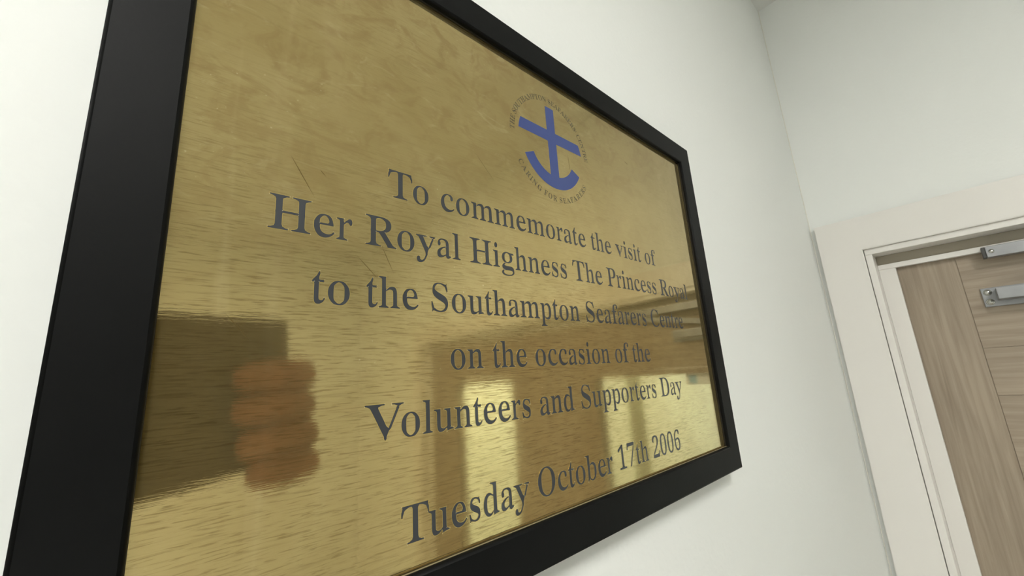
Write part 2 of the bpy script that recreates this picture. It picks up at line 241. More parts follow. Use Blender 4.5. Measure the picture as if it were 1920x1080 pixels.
 'n': (500, '24,0 24,23 39,25 51,30 60,37 83,48 88,62 89,81 89,368 88,386 84,401 62,413 52,421 40,426 25,428 25,451 180,451 174,420 189,389 208,408 224,425 241,439 259,449 280,457 300,461 319,463 342,460 362,453 377,441 390,424 400,402 407,375 412,344 414,308 414,81 415,63 419,48 441,38 450,30 462,25 477,23 477,0 277,0 265,23 272,23 288,27 301,38 326,56 329,81 329,315 327,350 324,364 319,375 303,386 284,392 266,394 250,392 235,386 220,375 191,361 175,342 174,304 174,81 175,63 179,48 201,38 210,30 221,25 236,23 225,0'),
 'P': (556, '21,0 21,25 42,27 59,31 73,38 86,46 109,57 111,73 119,93 120,117 120,551 119,572 111,590 108,605 85,616 73,624 59,631 42,635 21,638 21,662 312,662 337,661 361,659 398,653 428,645 439,640 454,630 468,619 481,607 492,593 502,578 510,561 516,544 520,524 523,504 524,482 523,459 520,438 515,417 508,398 499,380 488,364 475,349 462,337 447,327 431,318 413,311 394,306 373,302 348,300 322,299 228,299 222,262 222,117 223,93 230,73 233,57 256,46 268,38 282,31 300,27 322,25 322,0/228,334 268,334 293,335 315,339 334,346 350,355 369,367 389,382 398,401 405,423 408,449 409,478 408,507 405,533 400,555 393,575 378,591 343,614 327,621 309,625 288,627 272,626 260,622 249,616 228,607 223,595 222,579 222,369'),
 'S': (556, '77,-16 79,19 83,54 73,89 64,124 61,159 61,229 89,229 96,200 104,173 112,148 123,106 129,88 143,72 175,57 193,44 213,34 234,27 256,23 280,21 301,23 320,26 337,33 353,41 366,52 383,69 398,87 411,107 418,130 417,151 409,170 396,188 378,204 356,219 331,232 271,262 219,289 181,314 164,327 150,340 137,354 127,367 116,384 108,401 101,420 97,440 94,460 93,482 94,506 96,527 102,567 108,585 115,602 123,617 135,631 148,643 164,653 182,662 201,669 221,674 241,677 263,678 310,674 345,667 414,648 428,646 448,650 456,678 468,678 461,642 462,606 476,571 483,535 483,464 459,464 453,485 446,505 438,524 431,543 421,575 411,589 383,602 368,614 354,623 335,633 316,641 296,645 277,646 253,645 233,640 215,632 199,620 186,606 174,590 164,572 156,553 153,534 156,518 166,503 179,489 206,469 222,459 259,440 290,426 321,411 373,385 410,363 425,351 437,339 451,323 462,307 471,291 478,273 483,255 487,236 489,215 490,193 489,169 486,146 481,124 474,103 466,84 457,66 446,50 434,35 418,22 400,11 382,3 362,-3 342,-8 320,-12 297,-14 274,-15 242,-13 226,-11 210,-8 194,-4 157,9 141,14 122,18 107,17 96,14 98,10 94,4 90,-5 87,-16'),
 'u': (500, '175,-15 154,-13 137,-8 123,0 112,11 103,25 97,39 92,55 87,74 84,94 82,116 82,360 80,381 77,398 45,420 32,425 15,428 15,451 174,451 168,413 168,107 170,92 176,78 186,67 205,58 221,53 236,52 255,54 303,76 324,96 325,133 325,360 324,383 320,400 297,412 286,420 272,425 253,428 253,451 417,451 411,412 411,102 417,82 417,67 438,57 450,50 463,45 480,43 480,19 461,18 419,14 374,6 349,0 325,-7 317,-15 325,22 310,59 279,28 265,16 248,5 229,-4 209,-10 192,-13'),
 'p': (500, '24,-202 24,-180 36,-178 46,-175 62,-164 83,-156 88,-146 90,-134 91,-116 91,374 89,390 86,403 66,412 55,419 43,425 26,429 38,451 178,451 172,416 188,382 219,422 234,437 251,449 269,457 289,462 310,464 327,463 342,459 356,453 382,434 394,421 405,406 415,389 424,371 432,351 442,315 446,295 450,254 450,209 448,187 442,144 437,124 431,105 423,83 403,46 392,31 379,17 367,6 353,-3 339,-10 323,-13 306,-15 285,-13 265,-8 246,1 229,13 193,47 178,14 178,-102 181,-132 185,-144 197,-156 216,-165 225,-171 236,-175 266,-179 266,-202/263,41 283,44 303,52 324,66 340,86 347,103 352,122 356,144 359,168 361,225 359,279 357,303 354,324 349,344 344,360 329,380 309,393 288,401 268,404 252,402 237,394 223,382 193,364 179,342 178,307 178,134 179,100 190,79 219,62 232,50 247,43'),
 'C': (667, '366,-16 342,-15 319,-13 277,-5 239,9 222,18 188,42 170,57 153,73 138,91 124,110 111,130 99,152 90,172 82,193 75,214 69,236 65,259 62,283 60,307 59,332 60,357 62,381 65,404 69,427 75,449 82,470 90,490 99,510 111,532 124,552 139,571 154,588 171,604 188,619 205,632 221,643 238,652 278,666 322,674 346,676 369,677 388,676 409,674 430,670 452,665 475,658 542,633 553,633 576,635 591,657 597,677 606,677 622,639 600,600 608,562 620,524 622,486 621,448 598,448 588,473 577,497 569,519 563,540 555,558 540,576 508,592 488,608 468,621 446,631 424,639 402,643 378,644 354,643 332,638 312,630 293,619 274,604 254,586 234,566 217,541 206,514 197,484 191,450 186,413 184,372 183,329 184,288 187,251 192,216 199,185 209,156 220,130 236,108 256,88 278,72 300,58 322,48 345,40 370,36 396,34 415,35 434,38 453,42 472,48 491,56 510,65 529,76 546,89 563,103 580,118 596,136 611,154 637,129 620,106 602,85 583,66 563,49 542,34 520,21 497,9 473,0 447,-7 421,-12 394,-15'),
 'O': (722, '358,-16 336,-15 314,-13 292,-9 272,-4 252,3 234,11 217,20 187,42 145,84 132,100 120,117 109,135 99,154 90,174 82,194 75,216 69,238 65,260 62,283 60,307 59,331 60,355 62,379 65,402 69,424 75,446 82,467 90,488 99,507 109,526 120,544 132,561 145,578 187,620 217,642 235,651 254,659 275,666 296,671 319,675 341,677 365,678 387,677 409,675 430,671 451,666 471,660 489,652 506,643 535,621 564,594 578,579 591,564 603,547 614,529 624,510 633,490 641,470 648,448 654,426 658,403 661,380 663,356 664,331 663,307 661,283 658,260 654,238 648,216 641,194 633,174 624,154 602,117 590,100 577,84 563,69 535,42 505,20 487,11 468,3 447,-4 426,-9 404,-13 381,-15/364,18 386,19 406,24 424,32 441,43 458,58 476,75 495,96 511,120 522,147 530,177 535,211 540,248 542,288 543,331 541,390 539,417 536,442 532,467 520,510 513,530 504,548 492,565 472,586 452,604 434,618 417,630 398,638 379,643 357,644 336,643 315,638 297,630 280,619 246,587 227,566 210,542 199,515 192,485 186,451 181,414 179,374 178,331 180,273 182,246 190,196 195,173 201,152 208,133 218,114 230,98 250,76 269,58 287,44 305,32 323,24 343,19'),
 'V': (722, '372,-19 346,17 346,53 329,89 311,124 294,160 240,268 223,303 187,375 170,411 152,446 116,518 94,554 89,570 69,599 48,611 13,628 -4,634 -24,638 -24,662 356,662 356,638 332,637 311,635 294,632 281,628 266,621 235,610 231,596 233,584 239,569 264,516 281,481 297,447 314,413 330,379 347,345 363,310 379,276 396,242 437,208 451,242 467,276 527,412 542,447 587,549 593,566 600,595 621,609 591,620 576,628 564,632 547,635 528,637 504,638 504,662 746,662 746,638 724,636 705,630 689,621 669,611 645,597 655,579 565,377 548,341 484,197 444,161 412,89 397,53 398,17 373,-19'),
 'D': (722, '29,0 29,25 50,27 68,31 82,36 93,43 118,53 121,67 129,86 130,108 130,544 129,570 120,592 117,608 90,620 77,627 62,633 44,636 22,638 22,662 323,662 354,661 384,659 413,656 440,651 464,644 486,636 506,627 524,617 559,591 575,576 591,558 605,539 618,518 629,496 638,472 646,447 652,420 656,392 659,362 659,331 658,295 655,262 650,230 643,200 634,173 623,147 610,124 596,102 579,83 560,65 540,50 517,37 494,26 469,16 439,9 406,4 370,1 333,0/324,35 350,37 374,41 397,49 417,59 439,73 461,89 483,109 495,126 504,145 512,167 519,190 524,214 528,241 531,270 533,300 533,333 532,377 529,417 523,454 515,488 504,517 490,544 468,567 444,586 422,602 401,614 378,623 352,628 325,630 303,628 287,623 272,616 249,603 244,584 243,559 243,104 244,80 249,62 270,49 287,41 302,37'),
 'd': (500, '189,-15 172,-13 157,-10 143,-4 130,4 117,15 105,28 94,42 74,77 66,97 56,133 52,152 49,172 47,214 48,238 52,284 56,306 68,345 76,367 86,386 97,403 109,419 122,432 135,443 148,452 163,458 179,462 197,463 217,461 237,457 255,449 272,438 287,424 307,407 322,442 322,583 320,601 307,615 287,625 275,632 259,637 238,639 238,662 416,662 410,625 410,109 411,88 414,71 422,59 446,51 459,44 477,40 465,16 439,14 394,8 371,4 347,-1 322,-8 314,-15 322,21 306,57 288,35 272,17 254,3 234,-7 212,-13/231,41 245,43 259,49 273,60 282,70 308,82 316,95 322,110 322,352 316,367 306,380 279,392 265,401 251,406 235,408 215,405 195,397 175,383 158,363 151,347 146,327 142,305 138,253 138,193 142,142 145,121 150,101 156,85 172,66 193,52 212,44'),
 'b': (500, '75,-17 63,22 81,61 81,564 79,602 75,615 53,623 42,630 29,636 11,639 11,662 177,662 170,625 170,442 185,405 208,423 225,437 243,448 263,456 284,461 306,463 324,462 340,458 354,453 368,445 381,434 393,422 405,408 415,393 425,375 433,356 439,339 444,321 448,303 452,263 453,241 452,217 450,194 442,150 436,129 428,109 420,91 400,58 389,43 378,30 367,19 354,8 340,0 323,-6 305,-11 286,-14 266,-15 246,-13 225,-8 205,-1 185,10 165,24 146,41 109,22 96,3 74,-17/253,21 276,24 295,33 313,49 333,71 343,87 351,106 355,127 358,150 360,175 361,203 361,261 359,287 356,310 352,331 347,349 339,365 321,383 298,397 277,405 255,407 241,405 228,400 215,392 187,381 177,367 171,352 170,316 170,100 173,71 202,49 214,33 231,24'),
 '1': (500, '91,0 103,26 91,52 160,52 174,53 208,65 219,77 224,94 225,115 225,567 211,604 190,587 136,531 111,510 100,505 90,503 81,505 65,522 59,537 59,554 54,575 54,579 86,591 103,599 130,614 159,637 185,650 206,667 229,684 243,701 324,701 318,664 318,115 319,97 326,81 330,68 352,59 367,54 384,52 452,52 440,26 452,0'),
 '7': (500, '165,0 168,35 182,69 195,104 237,208 250,243 278,313 291,347 333,452 346,486 374,556 402,591 149,591 123,588 100,578 94,517 85,492 51,492 42,526 45,560 62,595 59,629 60,663 58,697 456,697 454,673 454,649 438,615 429,581 429,547 390,444 376,410 337,308 323,273 297,205 283,171 244,68 216,0'),
 '2': (500, '46,0 48,34 48,67 47,101 90,150 99,174 121,199 144,223 201,287 217,306 244,340 270,375 282,393 293,411 302,429 309,446 314,464 318,482 322,520 322,540 321,566 317,588 309,607 296,621 278,633 262,641 247,646 232,647 210,645 190,637 167,623 149,605 143,590 138,572 134,552 131,530 132,505 135,478 115,482 101,486 89,492 76,500 65,513 61,530 57,551 55,575 57,592 60,609 65,625 73,641 83,655 96,668 111,679 130,689 157,699 191,705 232,707 259,706 284,703 306,699 324,693 342,685 358,675 372,663 385,648 396,631 405,612 411,591 415,569 416,545 415,528 413,511 406,478 393,445 372,408 344,367 322,336 285,289 256,256 137,131 100,107 326,107 347,109 367,115 385,125 397,138 400,155 402,175 415,205 447,205 455,171 448,137 436,103 439,68 439,34 440,0'),
 '0': (500, '250,-10 228,-9 208,-6 189,-2 173,5 159,13 146,23 134,35 122,49 111,64 102,80 93,98 84,118 77,139 71,161 67,182 62,203 56,249 52,298 51,324 51,377 52,403 56,452 62,497 71,539 78,565 87,588 97,610 108,630 120,647 134,663 146,675 159,684 174,693 190,699 208,703 229,706 251,707 276,706 299,702 318,696 335,687 350,676 364,663 390,630 401,610 411,588 420,564 428,538 433,518 441,474 444,451 448,402 449,376 449,323 448,297 444,248 441,225 433,181 428,161 414,117 396,80 386,64 364,35 350,21 335,10 318,1 298,-5 275,-9/250,54 270,57 290,66 310,82 327,104 336,132 345,191 347,213 348,238 350,263 351,291 351,319 352,350 351,380 351,409 350,436 348,461 347,485 345,508 336,566 327,594 311,616 290,631 271,640 251,643 232,640 212,631 190,616 174,594 165,566 162,548 158,529 150,436 149,409 149,380 148,350 149,319 149,291 150,263 158,170 165,132 174,104 190,82 211,66 231,57'),
 '6': (500, '262,-10 241,-9 221,-6 202,-1 186,6 170,15 156,26 142,39 130,54 118,71 106,90 96,112 87,135 81,154 71,196 67,219 61,295 61,345 62,368 66,411 72,453 81,496 87,518 94,538 102,558 119,595 129,612 149,642 173,667 187,677 202,686 218,694 254,704 274,706 295,707 317,706 337,704 353,701 367,697 380,692 394,684 405,674 414,664 421,652 428,636 432,618 433,600 432,585 433,571 427,558 408,538 398,532 384,527 360,523 357,538 364,553 364,567 357,600 350,616 336,630 318,641 302,647 287,649 267,647 247,639 228,625 208,607 189,582 179,565 170,545 163,524 158,501 150,450 148,422 158,392 180,400 196,409 214,416 230,421 248,425 268,427 290,428 312,427 331,423 348,418 364,410 379,401 393,389 417,358 426,341 434,321 440,300 444,277 447,252 448,226 447,200 445,176 441,153 436,131 429,110 421,91 412,73 401,56 389,40 376,27 361,16 346,7 329,-1 309,-6 287,-9/265,55 282,57 299,64 318,76 335,93 344,107 350,124 354,143 357,165 359,189 360,216 359,241 357,264 354,284 349,302 342,318 334,331 315,348 294,359 275,366 257,368 240,366 223,361 205,353 178,343 147,321 146,291 152,212 160,168 165,149 170,133 177,118 193,95 211,77 230,65 248,57'),
 'A': (722, '-14,0 -14,26 6,28 24,34 40,44 63,55 82,69 71,87 81,108 97,144 114,180 132,215 146,251 162,286 179,322 195,357 227,429 244,464 283,500 300,535 316,571 331,606 331,642 355,678 357,677 381,642 381,608 397,573 414,539 430,505 447,470 463,436 480,401 496,367 513,332 529,298 546,264 562,229 579,195 595,160 612,126 629,101 637,81 648,63 694,37 712,29 733,26 719,0 379,0 379,26 411,28 436,33 454,41 488,52 494,66 492,78 453,168 432,192 171,192 157,162 144,132 130,103 125,85 122,70 107,51 144,37 169,29 204,26 211,26 211,0/182,233 417,233 408,266 393,299 377,332 347,398 331,431 292,464 232,332 218,299 203,266'),
 'E': (611, '19,0 19,24 42,26 61,29 76,35 88,43 113,54 116,70 124,89 125,113 125,305 121,344 125,382 125,536 124,565 116,588 113,606 88,619 75,627 61,633 43,636 22,638 22,662 537,662 534,629 536,596 551,563 552,531 552,465 530,465 525,493 519,519 502,561 498,577 478,591 439,608 419,614 397,619 374,623 348,625 320,626 288,624 276,622 237,606 238,595 232,582 231,564 231,392 237,357 267,357 291,359 312,363 338,369 358,379 368,391 371,403 376,418 383,436 389,455 394,477 398,502 421,502 421,429 418,392 404,355 399,319 420,282 421,245 421,172 397,172 395,194 392,215 388,233 378,264 372,279 369,292 359,302 342,310 299,320 279,322 256,323 237,323 231,286 231,98 233,76 239,61 264,51 277,45 295,41 318,40 341,40 381,44 400,47 417,51 434,56 453,63 474,72 495,83 510,95 548,162 559,184 568,208 594,208 582,139 573,104 557,69 542,35 543,0'),
 'F': (556, '21,0 21,25 43,28 61,33 76,40 90,49 112,61 115,77 123,97 124,122 124,314 120,353 124,391 124,545 122,569 114,589 111,604 87,615 74,623 59,630 41,634 19,638 19,662 527,662 524,629 527,596 540,563 541,531 541,465 519,465 515,488 510,509 504,528 497,545 492,560 488,577 471,591 447,602 426,611 412,616 396,620 378,623 359,625 316,627 299,627 286,626 266,622 259,618 240,612 232,604 230,593 229,579 229,396 235,359 261,359 285,361 332,371 351,381 363,393 365,405 382,457 387,479 391,504 416,504 416,430 412,393 399,356 394,319 414,283 416,246 416,172 392,172 388,199 383,223 377,245 370,263 365,279 363,291 352,304 332,313 305,320 284,324 260,325 235,325 229,290 229,117 230,95 237,77 239,62 288,34 315,28 333,26 353,25 353,0'),
 'G': (722, '381,-15 356,-14 331,-12 307,-9 285,-4 263,2 226,18 210,28 191,41 173,56 156,72 140,89 126,108 113,128 101,149 92,169 84,190 77,212 71,234 67,258 64,282 62,307 61,333 62,358 64,382 67,406 71,428 77,450 84,472 92,492 101,512 113,533 126,553 140,572 156,589 172,605 206,633 222,643 239,652 277,666 320,674 343,676 366,677 387,676 409,674 432,670 454,665 478,658 501,650 525,641 542,634 566,635 580,638 579,644 590,663 596,677 606,677 622,638 600,600 608,562 620,524 622,485 620,447 597,447 570,513 558,551 546,568 520,583 500,597 484,609 468,620 451,628 434,635 416,640 398,643 380,644 356,643 334,638 314,630 295,619 256,587 236,566 219,542 208,515 200,485 193,451 189,414 186,374 185,331 187,273 193,220 198,196 210,153 218,133 228,115 241,98 262,77 284,59 304,45 324,33 345,25 368,20 392,19 417,20 438,24 454,30 467,40 485,51 503,66 508,83 509,103 509,186 508,207 503,224 490,238 468,248 456,255 439,260 418,263 392,265 392,288 711,288 711,265 690,263 673,260 659,255 649,248 624,238 621,225 613,208 612,186 612,78 616,42 605,32 583,23 560,15 538,8 496,-3 474,-7 427,-13'),
 'I': (333, '17,0 17,25 54,33 68,39 79,47 101,57 110,71 115,88 116,109 116,562 115,583 111,600 100,612 81,621 71,628 57,633 39,636 17,638 17,662 312,662 312,638 291,636 274,633 260,628 250,621 233,612 219,600 215,583 214,562 214,94 217,78 221,64 235,54 252,45 263,38 273,34 314,25 314,0'),
 'N': (722, '591,-16 568,14 555,43 535,72 487,130 462,159 414,217 390,247 222,450 198,480 149,509 156,473 156,114 157,91 159,71 146,56 171,45 184,37 200,31 219,27 244,25 244,0 27,0 27,25 48,27 65,30 79,34 108,49 125,60 109,75 111,114 111,489 134,527 132,564 105,592 77,611 53,630 46,633 27,638 39,662 221,662 236,632 260,602 285,573 309,543 334,513 358,483 383,454 407,424 432,394 456,364 530,275 579,245 572,283 572,549 571,570 569,588 586,602 568,613 550,621 539,627 525,632 507,635 484,638 484,662 701,662 701,638 678,636 659,632 644,626 631,618 606,606 620,591 618,572 617,548 617,247 594,210 594,97 603,59 616,22 601,-16'),
 'W': (944, '277,-16 254,21 256,58 246,94 233,131 219,168 193,241 179,278 166,314 152,351 126,424 112,461 86,535 72,571 63,592 51,609 25,621 12,630 -4,635 -24,638 -24,662 279,662 279,638 259,636 243,633 231,628 218,620 195,610 193,597 194,581 205,542 219,506 231,471 309,258 344,223 374,295 390,331 405,368 435,440 472,476 489,513 476,546 460,580 455,600 413,624 398,630 379,635 354,638 354,662 678,662 678,638 647,635 625,628 597,616 583,599 584,589 607,526 619,490 697,277 733,241 745,278 797,426 809,463 835,537 842,559 846,577 848,591 862,606 847,618 818,632 800,635 777,638 777,662 947,662 964,638 945,633 890,601 900,587 895,570 888,552 876,516 863,481 851,445 838,410 826,374 813,339 801,303 788,268 776,233 741,197 728,162 716,126 703,91 699,55 700,20 680,-16 668,-16 649,20 649,56 643,92 617,163 603,199 577,270 563,306 537,378 523,413 488,449 473,413 458,378 413,270 398,235 361,199 331,127 316,92 305,56 304,20 282,-16'),
 'M': (889, '20,0 20,25 42,27 60,31 75,38 88,46 113,57 103,72 105,115 105,556 126,575 124,592 119,604 99,614 74,628 60,633 42,636 21,638 21,662 247,662 253,627 268,592 310,487 325,452 367,347 382,312 410,242 445,207 487,312 502,347 544,452 559,487 601,592 636,627 640,662 865,662 865,638 845,635 827,630 813,623 800,615 776,604 769,590 765,571 764,550 764,105 768,74 772,62 785,50 816,34 829,30 845,27 865,25 865,0 555,0 555,25 593,31 606,36 617,43 638,52 651,64 656,79 658,98 659,121 659,542 640,580 624,546 596,478 583,444 541,341 528,307 486,205 453,171 425,102 412,68 412,34 392,0 391,0 370,35 369,71 341,141 326,177 298,247 283,283 269,318 254,353 240,389 225,424 197,495 182,530 144,565 148,528 148,116 149,91 149,70 141,54 167,43 179,35 195,30 214,26 237,25 237,0'),
 'U': (722, '363,-19 331,-18 301,-15 276,-10 253,-4 232,5 214,15 197,27 183,41 171,58 161,76 152,96 144,118 138,142 134,168 131,196 130,226 130,551 129,572 120,590 117,605 92,616 78,624 63,631 44,635 22,638 22,662 353,662 353,638 330,635 312,632 297,628 269,614 250,603 246,590 243,572 242,551 242,203 243,176 246,151 251,128 258,108 268,90 282,75 305,59 328,48 351,39 376,34 403,32 436,34 465,40 491,50 513,64 532,82 548,104 560,130 568,160 574,194 575,231 575,550 573,590 584,605 559,616 545,624 528,630 507,635 482,638 482,662 695,662 695,638 675,634 658,628 628,613 608,602 622,587 620,550 620,264 619,231 613,172 607,146 600,122 592,100 582,80 570,62 557,47 540,32 521,18 500,7 477,-2 452,-9 425,-14 395,-18'),
}

# ================================================================ the setting
XW = 1.43; CEIL = 2.13; FLOOR = -Z0/U; YB = -5.6; XL = -7.0
OPN, OPF, OPT = -0.152, -3.80, 0.655       # door opening: near side, far side, top
bm = bmesh.new(); ubox(bm, XL-.2, XW+.3, D, D+.3, FLOOR-.1, CEIL+.1); struct(mesh_obj('wall_front', bm, M['wall']))
bm = bmesh.new()
ubox(bm, XW, XW+.3, D, OPN, FLOOR, CEIL); ubox(bm, XW, XW+.3, OPF, YB, FLOOR, CEIL); ubox(bm, XW, XW+.3, OPN, OPF, OPT, CEIL)
struct(mesh_obj('wall_right', bm, M['wall']))
struct(boxobj('wall_back', (XL-.2, XW+.3, YB, YB-.3, FLOOR-.1, CEIL+.1), M['wall']))
struct(boxobj('wall_left', (XL, XL-.3, D, YB, FLOOR-.1, CEIL+.1), M['wall']))
# ceiling with square holes for the recessed panels
HP = .5
PANELS = [(-1.72, -2.1), (-5.4, -2.4)]
def slab_with_holes(name, x0, x1, y0, y1, z, holes, mat, h=.5):
    xs = sorted({x0, x1, *[c[0]-h for c in holes], *[c[0]+h for c in holes]}); ys = sorted({y0, y1, *[c[1]-h for c in holes], *[c[1]+h for c in holes]})
    bm = bmesh.new()
    for i in range(len(xs)-1):
        for j in range(len(ys)-1):
            cx, cy = (xs[i]+xs[i+1])/2, (ys[j]+ys[j+1])/2
            if any(abs(cx-a) < h and abs(cy-b) < h for a, b in holes): continue
            ubox(bm, xs[i], xs[i+1], ys[j], ys[j+1], z, z+.12)
    return mesh_obj(name, bm, mat)
struct(slab_with_holes('ceiling', XL-.2, XW+.3, YB-.2, D+.2, CEIL, PANELS, M['ceil']))
struct(boxobj('floor', (XL-.2, XW+.3, YB-.2, D+.2, FLOOR-.1, FLOOR), M['floor']))
bm = bmesh.new(); ubox(bm, XL, XW-.03, D-.03, D, FLOOR, FLOOR+.24, .002); struct(mesh_obj('baseboard_front', bm, M['gloss_white']))
bm = bmesh.new(); ubox(bm, XL, XW-.03, YB+.03, YB, FLOOR, FLOOR+.24, .002); struct(mesh_obj('baseboard_back', bm, M['gloss_white']))
# the room beyond the doors
bx0, bx1, by0, by1 = XW+.3, XW+5.3, .9, -5.2
struct(boxobj('wall_beyond', (bx1, bx1+.3, by0, by1, FLOOR-.1, CEIL+.1), M['wall']))
bm = bmesh.new(); ubox(bm, bx0, bx1+.3, by0, by0+.3, FLOOR-.1, CEIL+.1); ubox(bm, bx0, bx0+.02, D, by0, FLOOR, CEIL); struct(mesh_obj('wall_beyond_near', bm, M['wall']))
struct(boxobj('wall_beyond_far', (bx0, bx1+.3, by1, by1-.3, FLOOR-.1, CEIL+.1), M['wall']))
PB = [(bx0+1.6, -1.3), (bx0+1.6, -3.9)]
struct(slab_with_holes('ceiling_beyond', bx0, bx1+.3, by1-.2, by0+.2, CEIL, PB, M['ceil']))
struct(boxobj('floor_beyond', (bx0, bx1+.3, by1-.2, by0+.2, FLOOR-.1, FLOOR), M['floor']))
bm = bmesh.new(); ubox(bm, 4.0, 4.14, -2.70, -2.84, FLOOR, CEIL, .002); struct(mesh_obj('trim_2', bm, M['grey_post']))
# narrow caulk bead in the corner beside the door surround
bm = bmesh.new()
ubox(bm, XW-.003, XW, D-.003, D, FLOOR+.24, CEIL, .0004)
struct(mesh_obj('trim_1', bm, M['caulk']))

# ---------------------------------------------------------------- ceiling panels
def panel(cx, cy, label, mat='lamp', group=None):
    c = P(cx, cy, CEIL); t = empty('ceiling_light', c); tag(t, label, 'ceiling light', group)
    h = HP*U; bm = bmesh.new()
    for a in ((-h, h, -h, -h+.014), (-h, h, h-.014, h), (-h, -h+.014, -h+.014, h-.014), (h-.014, h, -h+.014, h-.014)):
        add_box(bm, a[0], a[1], a[2], a[3], -.004, .03)
    mesh_obj('panel_frame', bm, M['gloss_white'], t)
    bm = bmesh.new(); add_box(bm, -h+.014, h-.014, -h+.014, h-.014, .004, .012); mesh_obj('diffuser', bm, M[mat], t)
    return t
panel(*PANELS[0], 'square white lit ceiling panel nearest the framed brass plaque')
panel(*PANELS[1], 'square white lit ceiling panel farther along the room, away from the doors')
panel(*PB[0], 'square lit ceiling panel beyond the double doors, nearer the plaque wall', 'lamp_cool')
panel(*PB[1], 'square lit ceiling panel beyond the double doors, farther from the plaque wall', 'lamp_cool')

# ================================================================ door set
door = struct(empty('door_1', P(1.45, -1.97, FLOOR)))
XA, XLN, XS, XD = 1.40, 1.414, 1.50, 1.53
IN_A, IN_L, IN_S = -0.136, -0.1618, -0.219      # near inner edges of architrave, lining, stop
TA_O, TA_I, TL_, TS = .826, .673, .6475, .5835
FA_I, FL_, FS = -3.82, -3.795, -3.738
BV = .0012
def dpart(name, dims, mat='gloss_white', bev=BV, parent=None): return boxobj(name, dims, M[mat], parent or door, bev)
bm = bmesh.new()                                # the painted surround shows no joints: one piece
ring = [(.019, FLOOR), (.019, TA_O), (FA_I-.153, TA_O), (FA_I-.153, FLOOR), (FA_I, FLOOR), (FA_I, TA_I), (IN_A, TA_I), (IN_A, FLOOR)]
vf = [bm.verts.new(P(XA, y, z)) for y, z in ring]; vb = [bm.verts.new(P(XW, y, z)) for y, z in ring]
ff = bm.faces.new(vf); bm.faces.new(list(reversed(vb)))
for i in range(8): bm.faces.new((vf[i], vf[(i+1) % 8], vb[(i+1) % 8], vb[i]))
bmesh.ops.recalc_face_normals(bm, faces=bm.faces[:])
bmesh.ops.bevel(bm, geom=list(ff.edges), offset=.0012, segments=2, affect='EDGES')
mesh_obj('architrave', bm, M['gloss_white'], door)
dpart('lining', (XLN, XD+.10, IN_A-.002, IN_L, FLOOR, TL_))
dpart('lining', (XLN, XD+.10, FA_I+.002, FL_, FLOOR, TL_))
dpart('lining', (XLN, XD+.10, IN_A-.002, FA_I+.002, TL_, TA_I))
dpart('door_stop', (XS+.0005, XD-.004, IN_L, IN_S, FLOOR, TS))
dpart('door_stop', (XS, XD-.004, FL_, FS, FLOOR, TS))
dpart('door_stop', (XS, XD-.004, IN_L, FL_, TS, .606))     # head bar, with a shaded slot above it
dpart('shade_strip', (XS+.012, XD-.003, IN_L, FL_, .607, TL_), 'head_shade')  # added strip filling the slot, its colour painting the shade there
def leaf(y0, y1, near_side):
    """y0 is the edge nearer the plaque wall. stile | cross-grained panels and a tall glazed opening | stile"""
    lf = empty('door_leaf', (0, 0, 0), door)
    s = .215; T = .085; zb = FLOOR+.02; zt = TL_-.008
    if near_side: g0, g1 = -.665, -1.482
    else: g0, g1 = -2.384-.02, -3.26
    gz0, gz1 = -2.1, .171
    G = .0008
    def lp(name, d, mat): return boxobj(name, d, M[mat], lf, .0006)
    a, b_ = y0-s, y1+s
    lp('stile', (XD, XD+T, y0, a+G, zb, zt), 'wood_v')
    lp('stile', (XD, XD+T, b_-G, y1, zb, zt), 'wood_v')
    lp('top_rail', (XD, XD+T, a-G, b_+G, gz1+.038, zt), 'wood_h')
    lp('bottom_rail', (XD, XD+T, a-G, b_+G, zb, gz0-.038), 'wood_h')
    for p0, p1 in ((a-G, g0+.02), (g1-.02, b_+G)):
        zs = [gz1+.038, .027, -.7, -1.4, gz0-.038]
        for k in range(4): lp('veneer_panel', (XD, XD+T, p0, p1, zs[k]-G, zs[k+1]+G), 'wood_h')
    for d in ((g0+.02, g1-.02, gz1, gz1+.036), (g0+.02, g1-.02, gz0-.036, gz0), (g0+.02, g0, gz0, gz1), (g1, g1-.02, gz0, gz1)):
        lp('glazing_bead', (XD-.006, XD+T+.006, *d), 'wood_v')
    lp('glass_pane', (XD+.036, XD+.049, g0, g1, gz0, gz1), 'glass')
    # core that closes the narrow grooves between the veneered pieces
    for c0, c1, k0, k1 in ((y0-.01, g0+.03, zb+.01, zt-.01), (g1-.03, y1+.01, zb+.01, zt-.01), (g0+.03, g1-.03, gz1+.045, zt-.01), (g0+.03, g1-.03, zb+.01, gz0-.045)):
        boxobj('core', (XD+.003, XD+T-.003, c0, c1, k0, k1), M['wood_v'], lf)
    hy = (y0+y1)/2-.35 if near_side else (y0+y1)/2+.35
    bmh = bmesh.new(); 
    for xx in (XD-.0,):
        ubox(bmh, xx-.09, xx-.06, hy-.02, hy+.02, -2.3, -1.4, .004)
        ubox(bmh, xx-.07, xx, hy-.015, hy+.015, -2.25, -2.2); ubox(bmh, xx-.07, xx, hy-.015, hy+.015, -1.5, -1.45)
    mesh_obj('pull_handle', bmh, M['steel'], lf)
    return lf
leaf(-.185, -1.958, True)
leaf(-1.966, -3.77, False)
put_under(door)

# small notice taped inside the top corner of the near pane
bm = bmesh.new(); ubox(bm, XD+.03, XD+.0345, -.670, -.823, .104, .170); nt_ = mesh_obj('notice', bm, M['paper'])
tag(nt_, 'small white and blue notice stuck at the top of the near door glass', 'notice')
bm = bmesh.new(); ubox(bm, XD+.0285, XD+.0298, -.755, -.80, .112, .162); mesh_obj('printed_square', bm, M['paper_blue'], nt_)

